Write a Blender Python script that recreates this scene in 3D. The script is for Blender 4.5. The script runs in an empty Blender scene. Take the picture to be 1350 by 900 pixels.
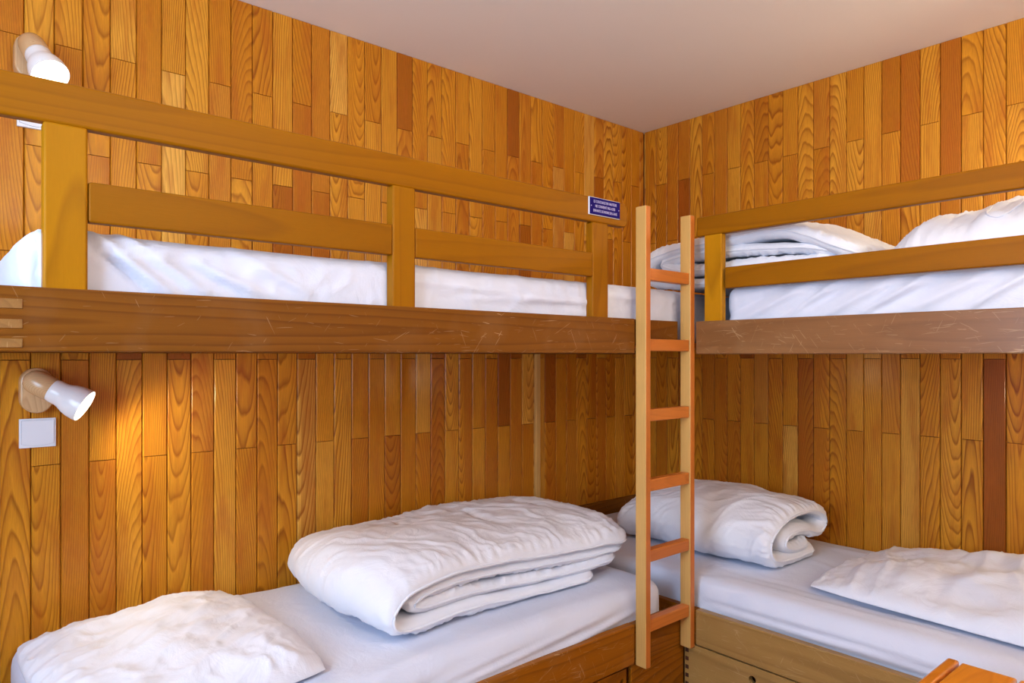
import bpy, bmesh, math, random
import numpy as np
from mathutils import Vector, Matrix

PI = math.pi
SC = bpy.context.scene
COL = SC.collection
random.seed(7)

# ------------------------------------------------------------------ camera
YAW = math.radians(49.28)
cam_d = bpy.data.cameras.new('camera')
cam = bpy.data.objects.new('camera', cam_d)
COL.objects.link(cam)
cam.location = (-3.023, -2.412, 1.235)
cam.rotation_euler = (PI / 2, 0, YAW - PI / 2)
cam_d.sensor_width = 36
cam_d.lens = 921 / 1350 * 36
cam_d.shift_y = 18.5 / 1350
cam_d.clip_start = 0.02
SC.camera = cam

# ------------------------------------------------------------------ light
SC.view_settings.view_transform = 'Standard'
SC.view_settings.look = 'None'
SC.view_settings.gamma = 1
SC.view_settings.use_curve_mapping = False
SC.view_settings.exposure = -0.14

world = bpy.data.worlds.new('world')
SC.world = world
world.use_nodes = True
world.node_tree.nodes['Background'].inputs[0].default_value = (0.55, 0.7, 1.0, 1)
world.node_tree.nodes['Background'].inputs[1].default_value = 1.0


def area(name, loc, target, sx, sy, power, color):
    l = bpy.data.lights.new(name, 'AREA')
    l.shape = 'RECTANGLE'
    l.size, l.size_y = sx, sy
    l.energy = power
    l.color = color
    o = bpy.data.objects.new(name, l)
    COL.objects.link(o)
    o.location = loc
    d = Vector(target) - Vector(loc)
    o.rotation_euler = d.to_track_quat('-Z', 'Z').to_euler()
    return o


# daylight through the window in the far side wall, plus two added fill lights
area('window_daylight', (-4.16, -1.75, 1.38), (0, -1.45, .8), 1.5, 1.2, 84, (0.58, 0.76, 1.0))
area('front_fill', (-1.3, -3.95, 1.25), (-1.3, 0, 1.1), 1.2, 1.9, 7, (0.72, 0.84, 1.0))  # added frontal fill; this wall has no doorway
area('ceiling_fill', (-2.3, -3.0, 2.0), (-2.1, -2.8, 2.4), 0.9, 0.9, 50, (1.0, 0.86, 0.70))  # added unseen fill, aimed up to brighten the ceiling and soften the room
WALL_LAMP_W = 6.5


# ------------------------------------------------------------------ materials
def nodes(name):
    m = bpy.data.materials.new(name)
    m.use_nodes = True
    nt = m.node_tree
    b = nt.nodes['Principled BSDF']
    return m, nt, b


def N(nt, t, **kw):
    n = nt.nodes.new(t)
    for k, v in kw.items():
        setattr(n, k, v)
    return n


def M(nt, op, a, b=None, c=None):
    n = nt.nodes.new('ShaderNodeMath')
    n.operation = op
    for i, x in enumerate((a, b, c)):
        if x is None:
            continue
        if isinstance(x, (int, float)):
            n.inputs[i].default_value = x
        else:
            nt.links.new(x, n.inputs[i])
    return n.outputs[0]


def srgb(r, g, b):
    f = lambda c: (c / 255 / 12.92) if c / 255 <= .04045 else ((c / 255 + .055) / 1.055) ** 2.4
    return (f(r), f(g), f(b), 1)


def ramp(nt, fac, stops, interp='LINEAR'):
    r = nt.nodes.new('ShaderNodeValToRGB')
    r.color_ramp.interpolation = interp
    el = r.color_ramp.elements
    while len(el) < len(stops):
        el.new(.5)
    for e, (p, c) in zip(el, stops):
        e.position = p
        e.color = c
    nt.links.new(fac, r.inputs[0])
    return r.outputs[0]


def mix(nt, fac, a, b, mode='MIX'):
    n = nt.nodes.new('ShaderNodeMix')
    n.data_type = 'RGBA'
    n.blend_type = mode
    for sock, x in ((n.inputs[0], fac), (n.inputs[6], a), (n.inputs[7], b)):
        if isinstance(x, (int, float)):
            sock.default_value = x
        elif isinstance(x, tuple):
            sock.default_value = x
        else:
            nt.links.new(x, sock)
    return n.outputs[2]


def wood(name, tones, dark, period=.0075, contrast=.55, rough=.32, scratch=0.0, fibre=.18, heart=0.0, coat=.0, blotch=0.0, spec=.32, gshape=(.0, .62, .86)):
    """timber: growth rings cut by the board, read from the per-board grain coordinates"""
    m, nt, b = nodes(name)
    at = N(nt, 'ShaderNodeAttribute', attribute_name='grain')
    tn = N(nt, 'ShaderNodeAttribute', attribute_name='tone')
    mp = N(nt, 'ShaderNodeMapping')
    mp.inputs['Scale'].default_value = (9, 9, 1.3)
    nt.links.new(at.outputs['Vector'], mp.inputs[0])
    nz = N(nt, 'ShaderNodeTexNoise')
    nz.inputs['Scale'].default_value = 1.0
    nz.inputs['Detail'].default_value = 2.5
    nt.links.new(mp.outputs[0], nz.inputs['Vector'])
    off = N(nt, 'ShaderNodeVectorMath', operation='MULTIPLY_ADD')
    nt.links.new(nz.outputs['Color'], off.inputs[0])
    off.inputs[1].default_value = (.034, .034, 0)
    nt.links.new(at.outputs['Vector'], off.inputs[2])
    sp = N(nt, 'ShaderNodeSeparateXYZ')
    nt.links.new(off.outputs[0], sp.inputs[0])
    r = M(nt, 'SQRT', M(nt, 'ADD', M(nt, 'POWER', M(nt, 'ABSOLUTE', sp.outputs[0]), 2), M(nt, 'POWER', M(nt, 'ABSOLUTE', sp.outputs[1]), 2)))
    ph = M(nt, 'FRACT', M(nt, 'DIVIDE', r, period))
    ring = ramp(nt, ph, [(gshape[0], (0, 0, 0, 1)), (gshape[1], (.35, .35, .35, 1)), (gshape[2], (1, 1, 1, 1)), (1.0, (.05, .05, .05, 1))])
    # fine fibres
    mf = N(nt, 'ShaderNodeMapping')
    mf.inputs['Scale'].default_value = (420, 420, 9)
    nt.links.new(at.outputs['Vector'], mf.inputs[0])
    nf = N(nt, 'ShaderNodeTexNoise')
    nf.inputs['Scale'].default_value = 1
    nf.inputs['Detail'].default_value = 3
    nt.links.new(mf.outputs[0], nf.inputs['Vector'])
    # slow variation of ring strength
    nv = N(nt, 'ShaderNodeTexNoise')
    nv.inputs['Scale'].default_value = .6
    nt.links.new(mp.outputs[0], nv.inputs['Vector'])
    ts = N(nt, 'ShaderNodeSeparateXYZ')
    nt.links.new(tn.outputs['Vector'], ts.inputs[0])
    base = ramp(nt, ts.outputs[0], tones)
    amt = M(nt, 'MULTIPLY', M(nt, 'MULTIPLY', ring, M(nt, 'ADD', M(nt, 'MULTIPLY', nv.outputs[0], 1.1), .25)), contrast)
    col = mix(nt, amt, base, dark)
    if heart:
        on = M(nt, 'GREATER_THAN', ts.outputs[1], .01)
        side = M(nt, 'GREATER_THAN', sp.outputs[0], M(nt, 'MULTIPLY', M(nt, 'SUBTRACT', ts.outputs[1], .42), .11))
        hr = M(nt, 'MULTIPLY', M(nt, 'MULTIPLY', on, side), heart)
        col = mix(nt, hr, col, mix(nt, .55, srgb(164, 84, 22), col))
    if blotch:
        nb = N(nt, 'ShaderNodeTexNoise')
        nb.inputs['Scale'].default_value = .9
        nb.inputs['Detail'].default_value = 3
        mb = N(nt, 'ShaderNodeMapping')
        mb.inputs['Scale'].default_value = (30, 30, 4.5)
        mb.inputs['Location'].default_value = (4, 9, 2)
        nt.links.new(at.outputs['Vector'], mb.inputs[0])
        nt.links.new(mb.outputs[0], nb.inputs['Vector'])
        bl = ramp(nt, nb.outputs[0], [(.48, (0, 0, 0, 1)), (.68, (1, 1, 1, 1))])
        col = mix(nt, M(nt, 'MULTIPLY', bl, blotch), col, srgb(168, 88, 24))
    fb = M(nt, 'ADD', M(nt, 'MULTIPLY', nf.outputs[0], fibre * 2), 1 - fibre)
    cmb = N(nt, 'ShaderNodeCombineColor')
    for i in range(3):
        nt.links.new(fb, cmb.inputs[i])
    col = mix(nt, 1.0, col, cmb.outputs[0], 'MULTIPLY')
    rg = rough
    if scratch:
        tc = N(nt, 'ShaderNodeTexCoord')
        acc = None
        for k, (rot, th) in enumerate(((.15, .735), (-.5, .75), (1.15, .755), (2.2, .75), (-.05, .725))):
            mr = N(nt, 'ShaderNodeMapping')
            mr.inputs['Rotation'].default_value = (0, rot, 0)
            nt.links.new(at.outputs['Vector'], mr.inputs[0])
            ms = N(nt, 'ShaderNodeMapping')
            ms.inputs['Scale'].default_value = (230, 12, 13)
            ms.inputs['Location'].default_value = (k * 3.1, k, 0)
            nt.links.new(mr.outputs[0], ms.inputs[0])
            ns = N(nt, 'ShaderNodeTexNoise')
            ns.inputs['Scale'].default_value = 1.0
            ns.inputs['Detail'].default_value = 1.0
            nt.links.new(ms.outputs[0], ns.inputs['Vector'])
            s = M(nt, 'GREATER_THAN', ns.outputs[0], th)
            acc = s if acc is None else M(nt, 'MAXIMUM', acc, s)
        # worn patches
        nw = N(nt, 'ShaderNodeTexNoise')
        nw.inputs['Scale'].default_value = 6
        nw.inputs['Detail'].default_value = 6
        nt.links.new(tc.outputs['Object'], nw.inputs['Vector'])
        worn = ramp(nt, nw.outputs[0], [(.52, (0, 0, 0, 1)), (.7, (1, 1, 1, 1))])
        acc = M(nt, 'MULTIPLY', acc, M(nt, 'MULTIPLY', scratch, M(nt, 'ADD', worn, .45)))
        col = mix(nt, acc, col, srgb(226, 196, 150))
        col = mix(nt, M(nt, 'MULTIPLY', worn, .12 * min(1, scratch * 2)), col, srgb(190, 160, 120))
    nt.links.new(col, b.inputs['Base Color'])
    b.inputs['Roughness'].default_value = rough
    b.inputs['Specular IOR Level'].default_value = spec
    b.inputs['Coat Weight'].default_value = coat
    b.inputs['Coat Roughness'].default_value = .18
    bp = N(nt, 'ShaderNodeBump')
    bp.inputs['Strength'].default_value = .12
    bp.inputs['Distance'].default_value = .002
    nt.links.new(M(nt, 'ADD', M(nt, 'MULTIPLY', ring, -.5), nf.outputs[0]), bp.inputs['Height'])
    nt.links.new(bp.outputs[0], b.inputs['Normal'])
    return m


def plain(name, c, rough=.5, emit=0, metal=0, trans=0):
    m, nt, b = nodes(name)
    b.inputs['Base Color'].default_value = c
    b.inputs['Roughness'].default_value = rough
    b.inputs['Metallic'].default_value = metal
    b.inputs['Transmission Weight'].default_value = trans
    if emit:
        b.inputs['Emission Color'].default_value = c
        b.inputs['Emission Strength'].default_value = emit
    return m


def plaster(name, c, amp=.02):
    m, nt, b = nodes(name)
    tc = N(nt, 'ShaderNodeTexCoord')
    nz = N(nt, 'ShaderNodeTexNoise')
    nz.inputs['Scale'].default_value = 3
    nz.inputs['Detail'].default_value = 4
    nt.links.new(tc.outputs['Object'], nz.inputs['Vector'])
    c2 = tuple(min(1, x * .96) for x in c[:3]) + (1,)
    nt.links.new(mix(nt, nz.outputs[0], c, c2), b.inputs['Base Color'])
    b.inputs['Roughness'].default_value = .8
    n2 = N(nt, 'ShaderNodeTexNoise')
    n2.inputs['Scale'].default_value = 120
    nt.links.new(tc.outputs['Object'], n2.inputs['Vector'])
    bp = N(nt, 'ShaderNodeBump')
    bp.inputs['Strength'].default_value = .08
    bp.inputs['Distance'].default_value = .003
    nt.links.new(n2.outputs[0], bp.inputs['Height'])
    nt.links.new(bp.outputs[0], b.inputs['Normal'])
    return m


def cloth(name, c, wr=1.0, scale=9):
    m, nt, b = nodes(name)
    tc = N(nt, 'ShaderNodeTexCoord')
    b.inputs['Base Color'].default_value = c
    b.inputs['Roughness'].default_value = .85
    b.inputs['Sheen Weight'].default_value = .08
    w = N(nt, 'ShaderNodeTexNoise')
    w.inputs['Scale'].default_value = scale
    w.inputs['Detail'].default_value = 5
    w.inputs['Roughness'].default_value = .62
    w.inputs['Distortion'].default_value = 1.6
    nt.links.new(tc.outputs['Object'], w.inputs['Vector'])
    rdg = M(nt, 'ABSOLUTE', M(nt, 'SUBTRACT', w.outputs[0], .5))
    fine = N(nt, 'ShaderNodeTexNoise')
    fine.inputs['Scale'].default_value = 600
    nt.links.new(tc.outputs['Object'], fine.inputs['Vector'])
    bp = N(nt, 'ShaderNodeBump')
    bp.inputs['Strength'].default_value = .35 * wr
    bp.inputs['Distance'].default_value = .03
    nt.links.new(rdg, bp.inputs['Height'])
    b2 = N(nt, 'ShaderNodeBump')
    b2.inputs['Strength'].default_value = .12
    b2.inputs['Distance'].default_value = .001
    nt.links.new(fine.outputs[0], b2.inputs['Height'])
    nt.links.new(bp.outputs[0], b2.inputs['Normal'])
    nt.links.new(b2.outputs[0], b.inputs['Normal'])
    return m


TONES_WALL = [(0, srgb(150, 82, 20)), (.12, srgb(170, 98, 20)), (.3, srgb(196, 124, 26)), (.6, srgb(210, 140, 34)), (.85, srgb(219, 154, 48)), (1, srgb(226, 168, 72))]
MAT = {}
MAT['plank'] = wood('varnished_plank', TONES_WALL, srgb(128, 60, 10), period=.0056, contrast=.9, rough=.40, heart=.85, coat=.18, blotch=.5, fibre=.24, spec=.12)
MAT['beam'] = wood('bed_timber', [(0, srgb(118, 70, 18)), (.5, srgb(134, 80, 14)), (1, srgb(172, 100, 12))], srgb(84, 42, 12), period=.016, contrast=.6, rough=.4, scratch=.26, fibre=.08, coat=.0, spec=.12)
MAT['rail'] = wood('rail_timber', [(0, srgb(130, 80, 4)), (.5, srgb(148, 91, 2)), (1, srgb(188, 130, 12))], srgb(110, 60, 8), period=.02, contrast=.4, rough=.42, fibre=.06, coat=.0, spec=.1)
MAT['worn'] = wood('daylit_worn_timber', [(0, srgb(126, 82, 46)), (.5, srgb(146, 104, 54)), (1, srgb(170, 134, 76))], srgb(100, 62, 28), period=.02, contrast=.4, rough=.36, scratch=.28, fibre=.1, coat=.1)  # scratched timber; its greyed tone paints in daylight on the right beds' fronts
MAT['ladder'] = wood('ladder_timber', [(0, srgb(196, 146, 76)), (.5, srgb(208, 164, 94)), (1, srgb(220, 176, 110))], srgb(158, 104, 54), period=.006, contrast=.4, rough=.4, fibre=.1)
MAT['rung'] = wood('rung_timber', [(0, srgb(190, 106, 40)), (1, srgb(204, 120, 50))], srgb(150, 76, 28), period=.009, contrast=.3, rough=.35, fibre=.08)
MAT['table'] = wood('table_timber', [(0, srgb(212, 124, 30)), (1, srgb(230, 146, 44))], srgb(180, 90, 20), period=.012, contrast=.35, rough=.28, fibre=.06, coat=.3)
MAT['lampwood'] = wood('lamp_beech', [(0, srgb(196, 156, 112)), (1, srgb(214, 176, 130))], srgb(150, 104, 66), period=.004, contrast=.45, rough=.25, fibre=.06, coat=.4)
MAT['groove'] = plain('groove_dark_wood', srgb(70, 34, 12), .8)  # dark wood in the plank gaps and drawer finger joints
MAT['ceiling'] = plaster('ceiling_plaster', srgb(240, 232, 226))
MAT['plaster'] = plaster('room_plaster', srgb(226, 206, 180))
MAT['floor'] = wood('floor_boards', [(0, srgb(150, 96, 50)), (1, srgb(172, 118, 66))], srgb(110, 64, 30))
MAT['sheet'] = cloth('white_sheet', srgb(214, 220, 238), .45, 6)
MAT['duvet'] = cloth('white_duvet', srgb(228, 232, 243), .5, 7)
MAT['pillow'] = cloth('white_pillowcase', srgb(227, 231, 243), .5, 7)
MAT['white'] = plain('white_plastic', srgb(226, 228, 236), .3)
MAT['line'] = plain('grey_groove', srgb(120, 120, 140), .5)
MAT['shade'] = plain('white_enamel', srgb(238, 238, 240), .22)
MAT['bulb'] = plain('lit_bulb', (1.0, .86, .6, 1), .4, emit=22)
MAT['blue'] = plain('blue_plate', srgb(26, 14, 100), .6)
MAT['blue'].node_tree.nodes['Principled BSDF'].inputs['Specular IOR Level'].default_value = .1
MAT['letter'] = plain('engraved_white', srgb(190, 182, 224), .6)
MAT['dark'] = plain('dark_hole', srgb(22, 18, 16), .8)
MAT['frame'] = plain('window_frame_white', srgb(225, 225, 225), .4)


# ------------------------------------------------------------------ object helpers
def tag(o, label=None, cat=None, group=None, kind=None):
    if label: o['label'] = label
    if cat: o['category'] = cat
    if group: o['group'] = group
    if kind: o['kind'] = kind
    return o


def empty(name, loc, label=None, cat=None, group=None):
    o = bpy.data.objects.new(name, None)
    COL.objects.link(o)
    o.location = loc
    o.empty_display_size = .05
    return tag(o, label, cat, group)


def wloc(p):
    v = Vector((0, 0, 0))
    while p is not None:
        v += Vector(p.location)
        p = p.parent
    return v


def link(name, me, mat, parent=None, loc=(0, 0, 0)):
    """loc in world space; parents are never rotated"""
    o = bpy.data.objects.new(name, me)
    COL.objects.link(o)
    if mat is not None and not me.materials:
        me.materials.append(MAT[mat] if isinstance(mat, str) else mat)
    if parent is not None:
        o.parent = parent
        o.location = Vector(loc) - wloc(parent)
    else:
        o.location = loc
    return o


def set_grain(me, axis, tone=None, cut=None, center=None):
    """per-vertex grain space: two cross-board axes measured from the tree's heart, one along"""
    n = len(me.vertices)
    co = np.empty(n * 3)
    me.vertices.foreach_get('co', co)
    co = co.reshape(-1, 3)
    a = [i for i in range(3) if i != axis]
    if cut is None:
        cut = (random.uniform(-.06, .06), random.uniform(.02, .12), random.uniform(-.09, .09))
    uc, d0, s = cut
    v = co[:, axis]
    # wide face axis first
    ext = [np.ptp(co[:, a[0]]), np.ptp(co[:, a[1]])]
    w, t = (a[0], a[1]) if ext[0] >= ext[1] else (a[1], a[0])
    g = np.stack([co[:, w] - uc, co[:, t] + d0 + s * v, v + random.uniform(0, 50)], 1)
    at = me.attributes.new('grain', 'FLOAT_VECTOR', 'POINT')
    at.data.foreach_set('vector', g.astype(np.float32).ravel())
    if tone is None:
        tone = random.random()
    tt = np.tile(np.array([tone, random.random(), random.random()], np.float32), (n, 1))
    at = me.attributes.new('tone', 'FLOAT_VECTOR', 'POINT')
    at.data.foreach_set('vector', tt.ravel())


def smooth(me, ang=40):
    me.polygons.foreach_set('use_smooth', [True] * len(me.polygons))
    me.set_sharp_from_angle(angle=math.radians(ang))


def board(name, lo, hi, mat, parent=None, bevel=.004, axis=None, tone=None, cut=None, seg=3, label=None, round_ends=None):
    lo, hi = Vector(lo), Vector(hi)
    c = (lo + hi) / 2
    s = hi - lo
    bm = bmesh.new()
    bmesh.ops.create_cube(bm, size=1)
    for v in bm.verts:
        v.co = Vector((v.co.x * s.x, v.co.y * s.y, v.co.z * s.z))
    if round_ends:                                     # (axis across the face, radius, which end)
        thin, radius, ends = round_ends
        es = []
        for e in bm.edges:
            d = (e.verts[0].co - e.verts[1].co)
            if abs(d[thin]) > 1e-6 and abs(d[(thin + 1) % 3]) < 1e-6 and abs(d[(thin + 2) % 3]) < 1e-6:
                if ends(e.verts[0].co):
                    es.append(e)
        bmesh.ops.bevel(bm, geom=es, offset=radius, segments=6, profile=.5, affect='EDGES')
    if bevel:
        sharp = [e for e in bm.edges if len(e.link_faces) == 2 and e.calc_face_angle(0) > .8]
        bmesh.ops.bevel(bm, geom=sharp, offset=min(bevel, min(s) * .45), segments=seg, profile=.5, affect='EDGES')
    # cuts along the length so the grain interpolates well
    me = bpy.data.meshes.new(name)
    bm.to_mesh(me)
    bm.free()
    me.polygons.foreach_set('use_smooth', [max(abs(c) for c in p.normal) < .999 for p in me.polygons])
    if axis is None:
        axis = max(range(3), key=lambda i: s[i])
    set_grain(me, axis, tone, cut)
    o = link(name, me, mat, parent, c)
    if label: o['label'] = label
    return o


def from_bm(name, bm, mat, parent=None, loc=(0, 0, 0), ang=40, grain_axis=None):
    me = bpy.data.meshes.new(name)
    bm.to_mesh(me)
    bm.free()
    smooth(me, ang)
    if grain_axis is not None:
        set_grain(me, grain_axis)
    return link(name, me, mat, parent, loc)


def np_mesh(name, V, F):
    me = bpy.data.meshes.new(name)
    me.from_pydata([tuple(map(float, v)) for v in V], [], [tuple(map(int, f)) for f in F])
    me.update()
    return me


# ------------------------------------------------------------------ numpy gradient noise
_rs = np.random.RandomState(3)
_perm = _rs.permutation(256)
_perm = np.concatenate([_perm, _perm, _perm])
_g = _rs.normal(size=(256, 3))
_g /= np.linalg.norm(_g, axis=1)[:, None]


def pn(x, y, z=0.0):
    x, y, z = np.broadcast_arrays(np.asarray(x, float), np.asarray(y, float), np.asarray(z, float))
    xi, yi, zi = np.floor(x).astype(int), np.floor(y).astype(int), np.floor(z).astype(int)
    xf, yf, zf = x - xi, y - yi, z - zi
    f = lambda t: t * t * t * (t * (t * 6 - 15) + 10)
    u, v, w = f(xf), f(yf), f(zf)
    out = 0
    for dx in (0, 1):
        for dy in (0, 1):
            for dz in (0, 1):
                h = _perm[(_perm[(_perm[(xi + dx) & 255] + yi + dy) & 255] + zi + dz) & 255]
                g = _g[h]
                d = g[..., 0] * (xf - dx) + g[..., 1] * (yf - dy) + g[..., 2] * (zf - dz)
                out = out + d * (u if dx else 1 - u) * (v if dy else 1 - v) * (w if dz else 1 - w)
    return out * 1.5


def fbm(x, y, z=0.0, o=3, k=.5):
    s, a, f = 0, 1, 1
    for i in range(o):
        s = s + a * pn(x * f + 7.3 * i, y * f + 1.7 * i, z)
        a *= k
        f *= 2.03
    return s


def ridged(x, y, z=0.0, o=2):
    """sharp crease lines: 1 on the crest"""
    s, a, f = 0, 1, 1
    for i in range(o):
        s = s + a * (1 - np.minimum(1, np.abs(pn(x * f + 3.1 * i, y * f - 2.2 * i, z)) * 2.6)) ** 2
        a *= .5
        f *= 2.1
    return s


def crease(P, a, b, w, depth):
    """height of a soft fold along segment a-b for 2-D points P, width w"""
    a, b = np.array(a, float), np.array(b, float)
    d = b - a
    L = np.hypot(*d)
    d = d / L
    r = P - a
    t = r @ d
    n = r @ np.array([-d[1], d[0]])
    tt = np.clip(t / L, 0, 1)
    env = np.sin(PI * np.clip(tt, .0, 1)) ** .6
    return depth * env * np.exp(-(n / w) ** 2) * (t > 0) * (t < L)


# ================================================================== STRUCTURE
PW = .0722
ROOM_X, ROOM_Y, HC = -4.2, -4.0, 2.446


def plank_wall(name, plane, segs):
    """segs: list of (u0, u1, z0, z1). plane 'y' -> wall at y=0 (u = x), 'x' -> wall at x=0 (u = y)"""
    V, F, G, T = [], [], [], []
    ch, gap, th = .0030, .0009, .014
    for (u0, u1, z0, z1) in segs:
        a0, a1, b0, b1 = u0 + gap, u1 - gap, z0 + gap * .6, z1 - gap * .6
        zc = .0007
        # chamfered face: outer ring on level -ch, inner ring on level 0 (the front)
        ring = [(a0, b0), (a1, b0), (a1, b1), (a0, b1)]
        inn = [(a0 + ch, b0 + zc), (a1 - ch, b0 + zc), (a1 - ch, b1 - zc), (a0 + ch, b1 - zc)]
        i0 = len(V)
        rr = random.random
        uc = (u0 + u1) / 2 + random.gauss(0, .03)
        if rr() < .45:
            uc = (u0 + u1) / 2 + random.choice((-1, 1)) * random.uniform(.07, .16)
        d0 = random.uniform(.015, .10)
        s = random.uniform(.03, .11) * random.choice((-1, 1))
        vo = random.uniform(0, 90)
        tone = min(1, max(0, random.gauss(.58, .2)))
        if rr() < .06:
            tone = random.uniform(.0, .14)
        hr = .02 + .98 * rr() if rr() < .36 else 0
        zm = (z0 + z1) / 2
        for lvl, pts in ((-th, ring), (-ch, ring), (0.0, inn)):
            for (u, z) in pts:
                dep = lvl
                V.append((u, -(-dep) * -1 * -1 if False else 0, 0))
                V[-1] = (u, dep, z)
                G.append((u - uc, d0 + s * (z - zm), z + vo))
                T.append((tone, hr, vo / 90))
        for k in range(4):
            j = (k + 1) % 4
            F.append((i0 + k, i0 + j, i0 + 4 + j, i0 + 4 + k))
            F.append((i0 + 4 + k, i0 + 4 + j, i0 + 8 + j, i0 + 8 + k))
        F.append((i0 + 8, i0 + 9, i0 + 10, i0 + 11))
    V = np.array(V)
    u, dep, z = V[:, 0], V[:, 1], V[:, 2]
    if plane == 'y':
        W = np.stack([u, -dep, z], 1)                 # front at y=0, body behind (+y)
    else:
        W = np.stack([-dep, u, z], 1)                 # front at x=0, body behind (+x)
        F = [f[::-1] for f in F]
    me = np_mesh(name, W, F)
    for nm, arr in (('grain', G), ('tone', T)):
        at = me.attributes.new(nm, 'FLOAT_VECTOR', 'POINT')
        at.data.foreach_set('vector', np.array(arr, np.float32).ravel())
    o = link(name, me, 'plank')
    o['kind'] = 'structure'
    return o


ROWS = [-.001, .306, .612, .9175, 1.222, 1.530, 1.837, 2.143, HC]


def wall_segments(ubase, pitch, lo, hi, zlo, zhi, par):
    segs = []
    i = math.floor((lo - ubase) / pitch) - 1
    while True:
        u0, u1 = ubase + i * pitch, ubase + (i + 1) * pitch
        i += 1
        if u1 <= lo: continue
        if u0 >= hi: break
        u0, u1 = max(u0, lo), min(u1, hi)
        if u1 - u0 < .004: continue
        k = (i - 1 + par) % 2
        js = [z for r, z in enumerate(ROWS) if r % 2 == (0 if k == 0 else 1) and z > .9 and zlo + .01 < z < zhi - .01]
        # row 4 (1.222) and 2 are even rows
        if random.random() < .04 and zlo > 1:
            js = sorted(js + [random.uniform(1.65, 2.05)])
        b = [zlo] + js + [zhi]
        for z0, z1 in zip(b, b[1:]):
            segs.append((u0, u1, z0, z1))
    return segs


SEAM = 1.30
random.seed(11)
segs = wall_segments(-2.834, PW, ROOM_X, 0, 0, SEAM, 0)
segs += wall_segments(-2.778, .0722, ROOM_X, 0, SEAM, HC, 0)
plank_wall('wall_left', 'y', segs)
segs = wall_segments(-.008 - 60 * .0717, .0717, ROOM_Y, 0, 0, HC, 1)
plank_wall('wall_right', 'x', segs)


def slab(name, lo, hi, mat, hole=None):
    lo, hi = Vector(lo), Vector(hi)
    bm = bmesh.new()

    def bx(a, b):
        r = bmesh.ops.create_cube(bm, size=1)
        for v in r['verts']:
            v.co = Vector([(a[i] + b[i]) / 2 + v.co[i] * (b[i] - a[i]) for i in range(3)])
    if hole is None:
        bx(lo, hi)
    else:
        (h0, h1, z0, z1) = hole
        bx(lo, (hi.x, h0, hi.z))
        bx((lo.x, h1, lo.z), hi)
        bx((lo.x, h0, lo.z), (hi.x, h1, z0))
        bx((lo.x, h0, z1), (hi.x, h1, hi.z))
    me = bpy.data.meshes.new(name)
    bm.to_mesh(me)
    bm.free()
    set_grain(me, 0, .5)
    o = link(name, me, mat)
    o['kind'] = 'structure'
    return o


# masonry behind the panelling, plastered walls behind the photographer, floor, ceiling
slab('floor', (ROOM_X - .1, ROOM_Y - .1, -.1), (.1, .1, 0), 'floor')
slab('ceiling', (ROOM_X - .1, ROOM_Y - .1, HC), (.1, .1, HC + .1), 'ceiling')
slab('wall_near', (ROOM_X - .1, ROOM_Y - .1, 0), (.1, ROOM_Y, HC), 'plaster')
WH = (-2.5, -1.0, .8, 2.1)
slab('wall_window_side', (ROOM_X - .1, ROOM_Y, 0), (ROOM_X, .1, HC), 'plaster', WH)
slab('trim_3', (ROOM_X, .0145, 0), (.1, .06, HC), 'groove')
slab('trim_4', (.0145, ROOM_Y, 0), (.06, .0, HC), 'groove')
bm = bmesh.new()
for (a, b) in (((-4.2, -2.5, .8), (-4.15, -2.44, 2.1)), ((-4.2, -1.06, .8), (-4.15, -1.0, 2.1)), ((-4.2, -1.78, .8), (-4.15, -1.72, 2.1)),
               ((-4.2, -2.5, .8), (-4.15, -1.0, .86)), ((-4.2, -2.5, 2.04), (-4.15, -1.0, 2.1))):
    r = bmesh.ops.create_cube(bm, size=1)
    for v in r['verts']:
        v.co = Vector([(a[i] + b[i]) / 2 + v.co[i] * (b[i] - a[i]) for i in range(3)])
from_bm('window_1', bm, 'frame')['kind'] = 'structure'
# upright batten on the left wall, skirting boards behind the corner bed
board('trim_1', (-.811, -.016, .30), (-.783, .0, 1.36), 'ladder', bevel=.003, axis=2, tone=.6)['kind'] = 'structure'
board('baseboard_left', (-.782, -.014, .36), (-.004, .0, .492), 'beam', bevel=.004, tone=.2)['kind'] = 'structure'

# ================================================================== BEDS
FY = -.91      # front plane of the left bunks (y) ; the right bunks use x = FY
FX = -.91
XE = -2.935    # outer end of the left bunks
YE = -2.88     # outer end of the right bunks


def finger_joint(parent, x0, x1, y, zs):
    """end-grain fingers of the end board showing in the side board's face"""
    for (z0, z1) in zs:
        board('finger_joint', (x0, y - .0012, z0), (x1, y + .02, z1), 'worn', parent, bevel=.0006, axis=1, tone=.45, seg=1,
              cut=(random.uniform(-.02, .02), random.uniform(.02, .05), 0))


# ---- upper left bunk
ub = empty('upper_bunk', (-1.9, FY, 1.242), 'upper wooden bunk with a guard rail and small blue plaque, along the left wall', 'bunk bed', 'upper bunks')
board('side_board', (XE, FY, 1.242), (-1.188, FY + .032, 1.358), 'beam', ub, bevel=.003, tone=.12, cut=(.012, .03, .018))
board('end_board', (XE, FY + .032, 1.242), (XE + .03, -.002, 1.358), 'beam', ub, bevel=.003, tone=.3)
board('wall_board', (XE + .03, -.028, 1.242), (-.004, -.002, 1.33), 'beam', ub, bevel=.003, tone=.3)
board('side_board', (-1.187, FY + .004, 1.268), (-.945, FY + .032, 1.357), 'beam', ub, bevel=.002, tone=.1)
board('bed_base', (XE + .03, FY + .032, 1.262), (-.03, -.028, 1.280), 'rung', ub, bevel=.001, tone=.2)
GZ0, GZ1 = 1.657, 1.736
board('top_rail', (XE, FY + .002, GZ0), (-1.221, FY + .030, GZ1), 'rail', ub, bevel=.006, tone=.45, cut=(.05, .03, .03),
      round_ends=(1, .022, lambda c: c.x > 0))
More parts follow.
